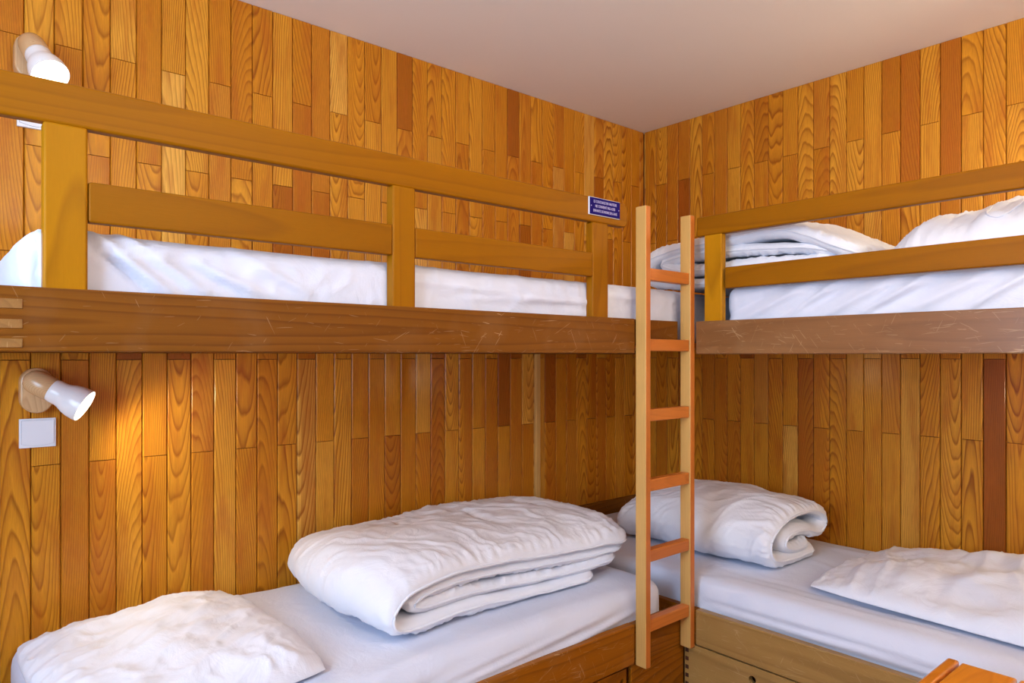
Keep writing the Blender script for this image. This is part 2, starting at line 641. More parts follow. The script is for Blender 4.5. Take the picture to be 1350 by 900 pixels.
board('lower_rail', (-2.771, FY + .003, 1.484), (-2.118, FY + .027, 1.560), 'rail', ub, bevel=.004, tone=.35, cut=(.01, .05, .05))
board('lower_rail', (-2.051, FY + .003, 1.484), (-1.391, FY + .027, 1.560), 'rail', ub, bevel=.004, tone=.45, cut=(-.02, .04, -.05))
for (a, b, t) in ((-2.842, -2.772, .75), (-2.118, -2.051, .55), (-1.391, -1.318, .5)):
    board('guard_post', (a, FY + .002, 1.350), (b, FY + .034, 1.659), 'rail', ub, bevel=.005, axis=2, tone=t)
finger_joint(ub, XE, XE + .032 + .030, FY, [(1.249, 1.265), (1.283, 1.299), (1.318, 1.335)])
for (kx, kz) in ((-2.81, 1.385), (-2.415, 1.545), (-1.86, 1.70), (-1.70, 1.541)):
    pass

# plaque on the guard rail
pq = board('plaque', (-1.414, FY - .0035, 1.678), (-1.268, FY + .002, 1.737 - .003), 'white', ub, bevel=.0008, seg=1)
pq['label'] = 'small blue warning plaque with white lettering'
board('plate_face', (-1.4125, FY - .0047, 1.6795), (-1.2695, FY - .003, 1.7325), 'blue', pq, bevel=.0004, seg=1)


def lettering(parent, lines, center, size, gap, squeeze):
    out = []
    for i, tx in enumerate(lines):
        c = bpy.data.curves.new('lettering', 'FONT')
        c.body = tx
        c.size = size
        c.align_x = 'CENTER'
        c.align_y = 'CENTER'
        c.extrude = .0003
        c.offset = .0
        c.resolution_u = 2
        o = bpy.data.objects.new('tmp', c)
        COL.objects.link(o)
        dg = bpy.context.evaluated_depsgraph_get()
        dg.update()
        me = bpy.data.meshes.new_from_object(o.evaluated_get(dg))
        COL.objects.unlink(o)
        bpy.data.objects.remove(o)
        me.transform(Matrix.Rotation(PI / 2, 4, 'X') @ Matrix.Diagonal((squeeze, 1, 1, 1)))
        me.materials.clear()
        me.name = 'lettering'
        link('lettering', me, 'letter', parent, (center[0], center[1], center[2] - (i - 1) * gap))


lettering(pq, ['LE COUCHAGE EN HAUTEUR', 'NE CONVIENT PAS A DES', 'ENFANTS DE MOINS DE 6 ANS'], (-1.341, FY - .0051, 1.706), .0125, .0145, .66)
for sx in (-1.4065, -1.2755):
    bm = bmesh.new()
    bmesh.ops.create_cone(bm, cap_ends=True, segments=12, radius1=.0018, radius2=.0014, depth=.0012, matrix=Matrix.Rotation(PI / 2, 4, 'X'))
    from_bm('screw', bm, 'letter', pq, (sx, FY - .0052, 1.706))

# ---- upper right bunk
ur = empty('upper_bunk', (FX, -1.9, 1.242), 'upper wooden bunk with two guard rails, along the right wall', 'bunk bed', 'upper bunks')
board('side_board', (FX, YE, 1.240), (FX + .032, -.957, 1.356), 'worn', ur, bevel=.003, tone=.1, cut=(.02, .05, .02))  # worn timber, its greyed tone paints in daylight
board('wall_board', (-.028, YE, 1.242), (-.002, -.88, 1.33), 'beam', ur, bevel=.003, tone=.3)
board('end_board', (FX + .032, YE, 1.242), (-.028, YE + .03, 1.358), 'beam', ur, bevel=.003)
board('bed_base', (FX + .032, YE + .03, 1.262), (-.028, -.88, 1.280), 'rung', ur, bevel=.001, tone=.2)
board('top_rail', (FX + .002, YE, 1.655), (FX + .030, -.9585, 1.724), 'rail', ur, bevel=.005, tone=.4, cut=(.03, .03, .02))
board('lower_rail', (FX + .003, YE, 1.465), (FX + .026, -1.072, 1.538), 'rail', ur, bevel=.004, tone=.4, cut=(.0, .06, .03))
for (a, b) in ((-1.060, -.990), (-2.40, -2.33)):
    board('guard_post', (FX + .003, a, 1.350), (FX + .030, b, 1.657), 'rail', ur, bevel=.004, axis=2, tone=.9)

# ---- lower left bed
ll = empty('lower_bed', (-1.9, FY, 0), 'low wooden bed frame with drawers beneath, along the left wall', 'bed', 'lower bed frames')
board('side_board', (XE, FY, .203), (-1.1895, FY + .03, .336), 'beam', ll, bevel=.004, tone=.75, cut=(.03, .04, .02))
board('side_board', (-1.1885, FY + .003, .203), (FX + .001, FY + .03, .334), 'beam', ll, bevel=.003, tone=.7)
board('end_board', (XE, FY + .03, .02), (XE + .03, -.002, .336), 'beam', ll, bevel=.003)
board('bed_base', (XE + .03, FY + .03, .25), (-.915, -.004, .268), 'rung', ll, bevel=.001, tone=.2)


def drawer_front(parent, axis, u0, u1, plane, z0, z1, hole_u, hole_z, mat, tone):
    """a board with a round finger hole. axis 0: runs along x, faces -y; axis 1: runs along y, faces -x"""
    t = .02
    bm = bmesh.new()
    r = .013
    n = 24
    # front face polygon with a hole, made by bridging the outline to the circle
    uo = [(u0, z0), (u1, z0), (u1, z1), (u0, z1)]
    outer = []
    K = n // 4
    for k in range(4):
        a, b = uo[k], uo[(k + 1) % 4]
        for j in range(K):
            outer.append((a[0] + (b[0] - a[0]) * j / K, a[1] + (b[1] - a[1]) * j / K))
    inner = []
    for (u, z) in outer:
        an = math.atan2((z - hole_z) / (z1 - z0), (u - hole_u) / (u1 - u0))
        inner.append(an)
    inner = [(hole_u + r * math.cos(a), hole_z + r * math.sin(a)) for a in inner]

    def P(u, z, d):
        return (u, plane + d, z) if axis == 0 else (plane + d, u, z)
    rings = []
    for pts, d in ((outer, t), (outer, 0), (inner, 0), (inner, t)):
        rings.append([bm.verts.new(P(u, z, d)) for (u, z) in pts])
    m = len(outer)
    for a, b in zip(rings, rings[1:] + rings[:1]):
        for k in range(m):
            bm.faces.new((a[k], a[(k + 1) % m], b[(k + 1) % m], b[k]))
    bmesh.ops.recalc_face_normals(bm, faces=bm.faces)
    me = bpy.data.meshes.new('drawer_front')
    bm.to_mesh(me)
    bm.free()
    set_grain(me, axis, tone, (.02, .05, .02))
    return me


def drawer(parent, axis, u0, u1, plane, z0, z1, hole_u, hole_z, mat, tone):
    me = drawer_front(parent, axis, u0, u1, plane, z0, z1, hole_u, hole_z, mat, tone)
    d = link('drawer', me, mat, parent, (0, 0, 0))
    # box behind the front
    if axis == 0:
        lo, hi = (u0 + .02, plane + .02, z0 + .01), (u1 - .02, plane + .55, z1 - .02)
    else:
        lo, hi = (plane + .02, u0 + .02, z0 + .01), (plane + .55, u1 - .02, z1 - .02)
    bm = bmesh.new()
    th = .012

    def bx(a, b):
        r = bmesh.ops.create_cube(bm, size=1)
        for v in r['verts']:
            v.co = Vector([(a[i] + b[i]) / 2 + v.co[i] * (b[i] - a[i]) for i in range(3)])
    bx((lo[0], lo[1], lo[2]), (hi[0], hi[1], lo[2] + th))
    if axis == 0:
        bx(lo, (lo[0] + th, hi[1], hi[2]))
        bx((hi[0] - th, lo[1], lo[2]), hi)
        bx((lo[0], hi[1] - th, lo[2]), hi)
    else:
        bx(lo, (hi[0], lo[1] + th, hi[2]))
        bx((lo[0], hi[1] - th, lo[2]), hi)
        bx((hi[0] - th, lo[1], lo[2]), hi)
    b = from_bm('drawer_box', bm, 'rung', d, (0, 0, 0), grain_axis=axis)
    return d


drawer(ll, 0, -1.98, -1.222, FY + .008, .022, .196, -1.242, .156, 'beam', .7)
drawer(ll, 0, -2.86, -1.985, FY + .008, .022, .196, -2.4, .156, 'beam', .6)
board('plinth_panel', (-1.199, FY + .006, .0), (FX + .003, FY + .024, .202), 'beam', ll, bevel=.002, axis=0, tone=.7)
board('plinth_rail', (XE + .03, FY + .03, .0), (-1.2, FY + .05, .02), 'beam', ll, bevel=.002)

# ---- lower right bed
lr = empty('lower_bed', (FX, -1.9, 0), 'low worn wooden bed frame with drawers beneath, along the right wall', 'bed', 'lower bed frames')
board('side_board', (FX, YE, .209), (FX + .03, -.957, .333), 'worn', lr, bevel=.003, tone=.85, cut=(.03, .05, .01))  # worn timber, its greyed tone paints in daylight
board('side_board', (FX + .003, -.956, .209), (FX + .03, -.03, .333), 'beam', lr, bevel=.003, tone=.5)
board('end_board', (FX + .03, YE, .02), (-.002, YE + .03, .333), 'beam', lr, bevel=.003)
board('bed_base', (FX + .03, YE + .03, .25), (-.003, -.02, .268), 'rung', lr, bevel=.001, tone=.2)
drawer(lr, 1, -1.95, -.9095, FX + .002, .022, .204, -1.176, .160, 'worn', .9)  # both drawers: worn timber, its greyed tone paints in daylight
drawer(lr, 1, -2.85, -1.955, FX + .002, .022, .204, -2.4, .160, 'worn', .4)
for z in (.178, .148, .118, .088, .058):
    board('finger_joint', (FX + .0012, -.926, z - .007), (FX + .015, -.912, z + .007), 'groove', lr, bevel=.0005, seg=1)
board('plinth_rail', (FX + .03, YE + .03, .0), (FX + .05, -.93, .02), 'beam', lr, bevel=.002)

# ---- ladder
ld = empty('ladder', (-1.05, -.93, .2), 'narrow upright wooden bunk ladder standing in the corner between the beds', 'ladder')
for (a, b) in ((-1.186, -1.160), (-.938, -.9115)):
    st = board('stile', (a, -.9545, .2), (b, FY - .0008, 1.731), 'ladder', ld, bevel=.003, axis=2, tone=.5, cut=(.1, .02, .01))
    st.data.materials.append(MAT['rung'])            # daylight painted in: pale sides against orange front and back
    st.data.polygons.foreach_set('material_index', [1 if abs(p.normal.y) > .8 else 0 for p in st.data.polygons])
for z in (.354, .587, .822, 1.056, 1.290, 1.526):
    board('rung', (-1.1595, -.9505, z - .040), (-.9385, -.920, z), 'rung', ld, bevel=.003, axis=0, tone=random.random(),
          label=None)

# ================================================================== SOFT GOODS


def rounded_box(name, lo, hi, r, res, disp=None, mat='sheet', parent=None, label=None):
    """box with rounded edges, meshed finely and displaced along its normals by disp(P, Nrm) -> metres"""
    lo, hi = np.array(lo, float), np.array(hi, float)
    verts, faces, index = [], [], {}

    def vid(p):
        k = tuple(np.round(p, 5))
        if k not in index:
            index[k] = len(verts)
            verts.append(p)
        return index[k]

    def ticks(a, b, rs):
        n1 = max(2, int(round((b - a - 2 * r) / rs)))
        e = [a + r * (1 - math.cos(t)) for t in np.linspace(0, PI / 2, 5)]
        return np.array(e[:-1] + list(np.linspace(a + r, b - r, n1 + 1)) + [b - (x - a) for x in e[:-1]][::-1])
    T = [ticks(lo[i], hi[i], res[i]) for i in range(3)]
    for ax in range(3):
        u, v = [i for i in range(3) if i != ax]
        for side in (0, 1):
            c = hi[ax] if side else lo[ax]
            nu, nv = len(T[u]), len(T[v])
            ids = np.empty((nu, nv), int)
            for i in range(nu):
                for j in range(nv):
                    p = np.empty(3)
                    p[ax] = c
                    p[u] = T[u][i]
                    p[v] = T[v][j]
                    ids[i, j] = vid(p)
            flip = (side == 1) != (ax == 1)
            for i in range(nu - 1):
                for j in range(nv - 1):
                    f = (ids[i, j], ids[i + 1, j], ids[i + 1, j + 1], ids[i, j + 1])
                    faces.append(f if flip else f[::-1])
    V = np.array(verts)
    inner = np.clip(V, lo + r, hi - r)
    d = V - inner
    L = np.linalg.norm(d, axis=1)
    Nn = d / np.maximum(L, 1e-9)[:, None]
    V = inner + Nn * r
    if disp is not None:
        V = V + Nn * disp(V, Nn)[:, None]
    me = np_mesh(name, V, faces)
    smooth(me, 180)
    c = (lo + hi) / 2
    c[2] = lo[2]
    me.transform(Matrix.Translation(-Vector(c)))
    return link(name, me, mat, parent, c)


def sheet_noise(amp):
    return lambda V, Nn: amp * (fbm(V[:, 0] * 4, V[:, 1] * 4, V[:, 2] * 4, 3))


def disp_ll(V, Nn):
    d = .004 * fbm(V[:, 0] * 3, V[:, 1] * 3, V[:, 2] * 5, 3)
    front = np.clip(-Nn[:, 1], 0, 1)
    P = V[:, [0, 2]]
    for (x0, z0, x1, z1, w, a) in ((-2.5, .30, -1.25, .39, .012, .010), (-2.3, .30, -1.35, .352, .009, .008), (-1.9, .29, -1.1, .37, .008, .007), (-2.2, .345, -1.5, .405, .010, .006),
                                   (-1.8, .28, -1.15, .335, .007, -.005), (-2.6, .33, -1.9, .40, .01, .006)):
        d = d + crease(P, (x0, z0), (x1, z1), w * 1.25, a * 1.5) * front
    top = np.clip(Nn[:, 2], 0, 1)
    d = d + top * .003 * ridged(V[:, 0] * 2.5, V[:, 1] * 7, 1.3, 2)
    return d


mt = rounded_box('mattress', (-2.815, -.878, .269), (-.985, -.022, .436), .05, (.010, .02, .007), disp_ll)
tag(mt, 'mattress in white fitted sheet on the lower left bed, end beside the ladder', 'mattress', 'mattresses in white fitted sheets')


def disp_lr(V, Nn):
    d = .004 * fbm(V[:, 0] * 3 + 5, V[:, 1] * 3, V[:, 2] * 5, 3)
    front = np.clip(-Nn[:, 0], 0, 1)
    P = V[:, [1, 2]]
    for (x0, z0, x1, z1, w, a) in ((-2.4, .40, -.95, .375, .010, .007), (-2.2, .36, -1.0, .345, .008, .006), (-1.9, .33, -1.05, .325, .007, -.005), (-2.0, .39, -1.3, .35, .008, .005)):
        d = d + crease(P, (x0, z0), (x1, z1), w * 1.25, a * 1.5) * front
    top = np.clip(Nn[:, 2], 0, 1)
    P2 = V[:, [0, 1]]
    for (x0, y0, x1, y1, w, a) in ((-.15, -1.9, -.12, -1.0, .02, .008), (-.78, -1.9, -.8, -.95, .012, .006), (-.70, -1.7, -.72, -.9, .010, -.005), (-.5, -1.4, -.35, -1.1, .012, .006)):
        d = d + crease(P2, (x0, y0), (x1, y1), w, a) * top
    return d


mt = rounded_box('mattress', (-.872, -2.82, .269), (-.012, -.022, .436), .045, (.015, .010, .007), disp_lr)
tag(mt, 'mattress in white fitted sheet on the lower right bed', 'mattress', 'mattresses in white fitted sheets')


def disp_ul(V, Nn):
    d = .004 * fbm(V[:, 0] * 3 + 9, V[:, 1] * 3, V[:, 2] * 5, 3)
    front = np.clip(-Nn[:, 1], 0, 1) ** .5
    P = V[:, [0, 2]]
    for (x0, z0, x1, z1, w, a) in ((-2.868, 1.50, -2.842, 1.35, .010, -.018), (-2.855, 1.49, -2.82, 1.36, .008, .012), (-2.80, 1.49, -2.60, 1.35, .009, .012), (-2.78, 1.47, -2.64, 1.34, .006, -.010), (-2.74, 1.49, -2.54, 1.36, .008, .009), (-2.66, 1.46, -2.40, 1.36, .007, .008), (-2.62, 1.45, -2.45, 1.34, .006, -.006),
                                   (-2.5, 1.46, -2.3, 1.37, .008, .006), (-2.05, 1.43, -1.4, 1.40, .009, .006), (-1.9, 1.39, -1.3, 1.41, .008, .005), (-1.35, 1.44, -1.05, 1.42, .008, .006)):
        d = d + crease(P, (x0, z0), (x1, z1), w * 1.25, a * 1.5) * front
    return d + front * .003 * ridged(V[:, 0] * 11, V[:, 2] * 14, 2.2, 2)


mt = rounded_box('mattress', (-2.872, -.874, 1.281), (-.032, -.032, 1.474), .045, (.008, .035, .007), disp_ul)
tag(mt, 'mattress in white fitted sheet on the upper left bunk behind the guard rail', 'mattress', 'mattresses in white fitted sheets')


def disp_ur(V, Nn):
    d = .004 * fbm(V[:, 0] * 3 + 2, V[:, 1] * 3, V[:, 2] * 5, 3)
    front = np.clip(-Nn[:, 0], 0, 1) ** .5
    P = V[:, [1, 2]]
    for k in range(9):
        y = -1.98 + k * .085
        d = d + crease(P, (y, 1.475), (y + .22 + .05 * (k % 3), 1.345 + .01 * (k % 2)), .009 + .002 * (k % 3), (.015, .011, -.009)[k % 3]) * front
    return d + front * .001 * ridged(V[:, 1] * 9, V[:, 2] * 16, 5.2, 2)


mt = rounded_box('mattress', (-.868, -2.82, 1.281), (-.032, -1.045, 1.476), .04, (.035, .008, .007), disp_ur)
tag(mt, 'mattress in white fitted sheet on the upper right bunk behind the guard rails', 'mattress', 'mattresses in white fitted sheets')


def pillow(name, center, lx, ly, h, rot, seed, parent=None, mat='pillow', n=110, flat=.25, corner=.06, wr=1.0, bulge=(0, 0), tip=0.0):
    """a soft cushion lying on its back: two sheets joined on a seam, corners drawn out"""
    u = np.sin(np.linspace(-PI / 2, PI / 2, n))
    U, W = np.meshgrid(u, u, indexing='ij')
    prof = ((1 - np.abs(U) ** 2.6).clip(0) ** .48) * ((1 - np.abs(W) ** 2.6).clip(0) ** .48)
    # outline: slight pull-in between corners
    X = U * lx / 2 * (1 - corner * (1 - np.abs(U) * 0) * (1 - W ** 2) * .5)
    Y = W * ly / 2 * (1 - corner * (1 - U ** 2) * .5)
    rc = 1 - .085 * (U ** 2 * W ** 2) ** 1.5
    X, Y = X * rc, Y * rc
    lob = 1 + bulge[0] * U + bulge[1] * W + .16 * fbm(U * 1.4 + seed, W * 1.4, seed, 2)
    edge = 1 - prof
    px, py = X * 1.0, Y * 1.0
    big = .05 * h / .15 * fbm(px * 5 + seed, py * 5, seed * 1.7, 2)
    ang = seed * 2.1
    cx_, sx_ = math.cos(ang), math.sin(ang)
    qx, qy = px * cx_ - py * sx_, px * sx_ + py * cx_
    wrk = .010 * wr * ridged(qx * 5 + seed + fbm(px * 4, py * 4, seed) * .8, qy * 14, seed + 4, 2)
    rad = .012 * wr * ridged(np.arctan2(W, U) * 3.4 + seed, np.hypot(U, W) * 1.1, seed + 8, 2) * edge ** 1.5
    top = h * prof * lob + (big * prof * .7) + (wrk + rad) * np.minimum(1, prof * 3)
    bot = -h * flat * prof
    Zt = top
    z_edge = h * flat * .8
    P1 = np.stack([X, Y, Zt + z_edge * (1 - prof) * .3], -1).reshape(-1, 3)
    P2 = np.stack([X, Y, bot * .0 + z_edge * (1 - prof) * .3 - .004 * prof], -1).reshape(-1, 3)
    if tip:
        for P in (P1, P2):
            P[:, 2] += tip * (P[:, 0] / lx)
    idx = np.arange(n * n).reshape(n, n)
    F = []
    for i in range(n - 1):
        for j in range(n - 1):
            F.append((idx[i, j], idx[i + 1, j], idx[i + 1, j + 1], idx[i, j + 1]))
    F2 = [tuple(x + n * n for x in f[::-1]) for f in F]
    V = np.concatenate([P1, P2])
    me = np_mesh(name, V, F + F2)
    bm = bmesh.new()
    bm.from_mesh(me)
    bmesh.ops.remove_doubles(bm, verts=bm.verts, dist=.0006)
    bm.to_mesh(me)
    bm.free()
    smooth(me, 180)
    o = link(name, me, mat, parent, center)
    o.rotation_euler = (0, 0, rot)
    return o


def tube_mesh(pts, r, closed=True, seg=6):
    pts = [Vector(p) for p in pts]
    n = len(pts)
    V, F = [], []
    for i in range(n):
        a = pts[(i - 1) % n] if closed or i else pts[0]
        b = pts[(i + 1) % n] if closed or i < n - 1 else pts[-1]
        t = (b - a)
        t = t.normalized() if t.length > 1e-9 else Vector((1, 0, 0))
        up = Vector((0, 0, 1)) if abs(t.z) < .9 else Vector((1, 0, 0))
        s = t.cross(up).normalized()
        w = s.cross(t)
        for k in range(seg):
            an = 2 * PI * k / seg
            V.append(pts[i] + (s * math.cos(an) + w * math.sin(an)) * r)
    m = n if closed else n - 1
    for i in range(m):
        j = (i + 1) % n
        for k in range(seg):
            l = (k + 1) % seg
            F.append((i * seg + k, i * seg + l, j * seg + l, j * seg + k))
    return [tuple(v) for v in V], F


def catmull(pts, n):
    pts = np.array(pts, float)
    P = np.concatenate([[2 * pts[0] - pts[1]], pts, [2 * pts[-1] - pts[-2]]])
    out = []
    for i in range(1, len(P) - 2):
        for t in np.linspace(0, 1, 24, endpoint=False):
            a, b, c, d = P[i - 1], P[i], P[i + 1], P[i + 2]
            out.append(.5 * ((2 * b) + (-a + c) * t + (2 * a - 5 * b + 4 * c - d) * t * t + (-a + 3 * b - 3 * c + d) * t ** 3))
    out.append(P[-2])
    out = np.array(out)
    L = np.concatenate([[0], np.cumsum(np.hypot(*np.diff(out, axis=0).T))])
    s = np.linspace(0, L[-1], n)
    return np.stack([np.interp(s, L, out[:, 0]), np.interp(s, L, out[:, 1])], 1), s


def ribbon(paths, W, origin, ds, dw, seed, half=.022, ns=150, nw=90, mat='duvet', amp=1.0, shape=None, skew=None, hem=.034, pipe=True, seams=(), name='duvet', warp=None):
    """a padded quilt folded along the profile(s) and swept for W metres; one closed mesh, hems tapering to a piped edge"""
    VV, FF, pipes = [], [], []
    ds, dw = np.array(ds, float), np.array(dw, float)
    for pi_, path in enumerate(paths):
        hh = half
        pts = path
        if isinstance(path, dict):
            pts, hh = path['pts'], path.get('half', half)
        n_s = path.get('ns', ns) if isinstance(path, dict) else ns
        w_in = path.get('inset', (0, 0)) if isinstance(path, dict) else (0, 0)
        c, s = catmull(pts, n_s)
        t = np.gradient(c, axis=0)
        t /= np.maximum(np.hypot(t[:, 0], t[:, 1]), 1e-9)[:, None]
        nrm = np.stack([-t[:, 1], t[:, 0]], 1)
        w = (1 - np.cos(np.linspace(0, PI, nw))) / 2
        w = .5 * w + .5 * np.linspace(0, 1, nw)
        wl = w_in[0] + w * (W - w_in[0] - w_in[1])
        Sg, Wg = np.meshgrid(s, wl, indexing='ij')
        dS = np.minimum(Sg, s[-1] - Sg)
        dW = np.minimum(Wg - wl[0], wl[-1] - Wg)
        tau = lambda d, e: np.sqrt(np.clip(1 - (1 - np.minimum(d / e, 1)) ** 2, 0, 1))
        tp = tau(dS, hem) * tau(dW, hem)
        sd = seed + pi_ * 5.3
        base = 1 + .28 * fbm(Sg * 3 + sd, Wg * 3, sd, 2)
        H = hh * tp * base
        for (s0, w0, s1, w1, wd, dep) in seams:
            if pi_ == 0:
                Pq = np.stack([Sg.ravel(), Wg.ravel()], 1)
                H = H - crease(Pq, (s0, w0), (s1, w1), wd, dep).reshape(H.shape) * tp
        # wrinkles: long soft ones, plus puckers radiating from the hems
        lump = .007 * amp * fbm(Sg * 5 + sd, Wg * 5, sd + 1, 2)
        q = Sg * .8 + Wg * .6 + .06 * fbm(Sg * 6, Wg * 6, sd + 2, 2)
        q2 = -Sg * .6 + Wg * .8
        long_ = .0042 * amp * (ridged(q * 11, q2 * 3, sd + 3, 2) - .4)
        e1 = np.exp(-dW / .07)
        e2 = np.exp(-dS / .07)
        puck = .0065 * amp * (ridged(Sg * 24 + .5 * pn(Sg * 9, Wg * 9), Wg * 5, sd + 4, 2) - .3) * e1 + .0065 * amp * (ridged(Wg * 24 + .5 * pn(Sg * 9, Wg * 9, 3), Sg * 5, sd + 6, 2) - .3) * e2
        fine = np.clip(tp * 1.6, 0, 1)
        up = H + (lump + long_ + puck) * fine
        dn = H + (lump * .3) * fine
        wav = .004 * fbm(Sg * 9, Wg * 9, sd + 11, 2)       # the hem itself undulates
        for sgn, hgt, off in ((1, up, 0), (-1, dn, 1)):
            S2 = c[:, 0][:, None] + nrm[:, 0][:, None] * hgt * sgn
            Z2 = c[:, 1][:, None] + nrm[:, 1][:, None] * hgt * sgn + wav
            W2 = Wg + 0 * S2
            ec = .07
            q_ = np.clip((ec - dS) / ec, 0, 1)
            cen = (wl[0] + wl[-1]) / 2
            W2 = cen + (W2 - cen) * (1 - .075 / (wl[-1] - cen) * (1 - np.sqrt(np.clip(1 - q_ ** 2, 0, 1))))
            if shape is not None:
                S2, W2, Z2 = shape(S2, W2, Z2, W)
            P = np.array(origin)[None, None, :] + S2[..., None] * np.array([ds[0], ds[1], 0]) + W2[..., None] * np.array([dw[0], dw[1], 0]) + Z2[..., None] * np.array([0, 0, 1.])
            b0 = sum(len(v) for v in VV)
            n_, m_ = Sg.shape
            idx = np.arange(n_ * m_).reshape(n_, m_) + b0
            q4 = np.stack([idx[:-1, :-1], idx[1:, :-1], idx[1:, 1:], idx[:-1, 1:]], -1).reshape(-1, 4)
            FF.append(q4 if sgn < 0 else q4[:, ::-1])
            VV.append(P.reshape(-1, 3))
            if off == 0:
                ring = list(P[0, :-1]) + list(P[:-1, -1]) + list(P[-1, ::-1][:-1]) + list(P[::-1, 0][:-1])
                pipes.append(ring)
    V = np.concatenate(VV)
    org = V.mean(0)
    org[2] = V[:, 2].min()
    me = np_mesh(name, V - org, np.concatenate(FF))
    bm = bmesh.new()
    bm.from_mesh(me)
    bmesh.ops.remove_doubles(bm, verts=bm.verts, dist=.0004)
    bmesh.ops.recalc_face_normals(bm, faces=bm.faces)
    bm.to_mesh(me)
    bm.free()
    smooth(me, 180)
    o = link(name, me, mat, None, org)
    if pipe:
        TV, TF = [], []
        for ring in pipes:
            v, f = tube_mesh(ring, .0042)
            b0 = len(TV)
            TV += v
            TF += [tuple(x + b0 for x in q) for q in f]
        me = np_mesh('piping', TV, TF)
        smooth(me, 180)
        me.transform(Matrix.Translation(-Vector(org)))
        link('piping', me, mat, o, org)
    return o


# ---- folded duvet on the lower left bed.  s runs along +x, the sweep along +y
Z0 = .444


def shape_ll(S, Wd, Z, W):
    f = Wd / W                                   # 0 = front hem, 1 = wall side
    zr = Z
    puff = 1 + .24 * np.sin(PI * np.clip(f, 0, 1) ** .8) - .12 * np.exp(-Wd / .06)
    zr = Z * puff
    # front-left corner is pulled in, the back is shifted to the right
    S2 = S + .02 * f + .05 * f * np.clip(S / 1.0, 0, 1) - .05 * np.sin(PI * np.clip(f, 0, 1)) * (1 - np.clip(S / .5, 0, 1))
    W2 = Wd + .05 * np.sin(PI * np.clip(S / 1.0, 0, 1)) * (1 - f) - .0 * S
    return S2, W2, np.maximum(zr + .012 * np.sin(S * 7 + Wd * 4), .002 + .1 * Z)


outer = [(.86, .022), (.6, .020), (.3, .020), (.12, .021), (.035, .040), (.012, .085), (.05, .130), (.14, .150), (.35, .156), (.6, .158), (.85, .146), (.97, .128), (1.01, .105)]
inner = [(1.00, .086), (.85, .100), (.6, .112), (.3, .112), (.15, .106), (.095, .086), (.15, .066), (.35, .064), (.6, .064), (.80, .060), (.97, .058)]
dv = ribbon([{'pts': outer, 'half': .024, 'ns': 260, 'inset': (0, 0)}, {'pts': inner, 'half': .021, 'ns': 220, 'inset': (.012, .03)}], .70, (-2.045, -.775, Z0), (1, 0), (0, 1), 2.0,
            seams=((1.45, .25, 1.47, .47, .016, .013), (1.22, .35, 1.24, .6, .016, .011), (1.72, .3, 1.7, .55, .016, .011)), nw=130, shape=shape_ll)
tag(dv, 'thick white duvet folded in layers, lying on the lower left bed', 'duvet', 'white duvets')

# ---- rolled duvet on the lower right bed (axis along y, spiral end facing the camera)
th = np.linspace(0, 1, 60)
spiral = [(.10, .062), (.02, .055), (-.07, .060), (-.12, .085), (-.10, .118), (-.03, .128), (.06, .118), (.13, .095), (.18, .10), (.205, .135), (.16, .175), (.06, .196), (-.06, .194),
          (-.17, .165), (-.225, .115), (-.215, .058), (-.15, .026), (-.04, .022), (.08, .022), (.15, .026)]


def shape_lr(S, Wd, Z, W):
    f = Wd / W
    k = 1 + .10 * np.sin(PI * f) + .07 * fbm(Wd * 4, S * 2, 1.1, 2)
    Z2 = Z * (k * (1 - .08 * np.exp(-Wd / .05))) * (1 - .25 * np.clip(f - .82, 0, 1) / .18)
    return S * (1 + .05 * np.sin(6 * f) - .10 * np.clip(f - .6, 0, 1)) - .02 * f, Wd, np.maximum(Z2, .002 + .3 * Z)


dv = ribbon([{'pts': spiral[::-1], 'half': .025, 'ns': 300}], .72, (-.42, -1.10, Z0), (1, 0), (0, 1), 8.0, nw=150, shape=shape_lr, amp=1.3)
tag(dv, 'white duvet rolled up with its open end showing, on the lower right bed', 'duvet', 'white duvets')

# ---- folded duvet on the upper right bunk (sweep along +x, profile along -y from the corner)
top = [(.86, .03), (.75, .028), (.5, .025), (.2, .025), (.07, .045), (.035, .085), (.09, .128), (.25, .16), (.45, .180), (.60, .176), (.70, .14), (.79, .095), (.86, .066)]
inn = [(.80, .075), (.6, .116), (.4, .138), (.22, .128), (.13, .102), (.2, .078), (.4, .074), (.6, .068), (.80, .05)]


def shape_ur(S, Wd, Z, W):
    f = Wd / W
    return S, Wd, np.maximum(Z * (1 + .10 * np.sin(PI * f)) + .008 * np.sin(S * 9 + 1), .004 + .1 * Z)


dv = ribbon([{'pts': top, 'half': .026, 'ns': 240}, {'pts': inn, 'half': .022, 'ns': 180, 'inset': (.01, .02)}], .70, (-.84, -.62, 1.478), (0, -1), (1, 0), 14.0, nw=100, shape=shape_ur)
tag(dv, 'folded white duvet on the upper right bunk, nearest the ladder', 'duvet', 'white duvets')

# ---- pillows
p = pillow('pillow', (-2.520, -.45, .444), .60, .74, .088, 0.03, 1.3, wr=.7, bulge=(.3, -.1))
tag(p, 'flat white pillow at the left end of the lower left bed', 'pillow', 'white pillows')
p = pillow('pillow', (-.41, -1.73, .446), .70, .96, .12, -.05, 5.9, wr=.7, bulge=(.1, -.4))
tag(p, 'flat white pillow lying on the lower right bed', 'pillow', 'white pillows')
p = pillow('pillow', (-.45, -1.87, 1.482), .78, .72, .225, .02, 9.1, wr=1.0, bulge=(0, -.05))
tag(p, 'plump white pillow on the upper right bunk behind the guard rails', 'pillow', 'white pillows')

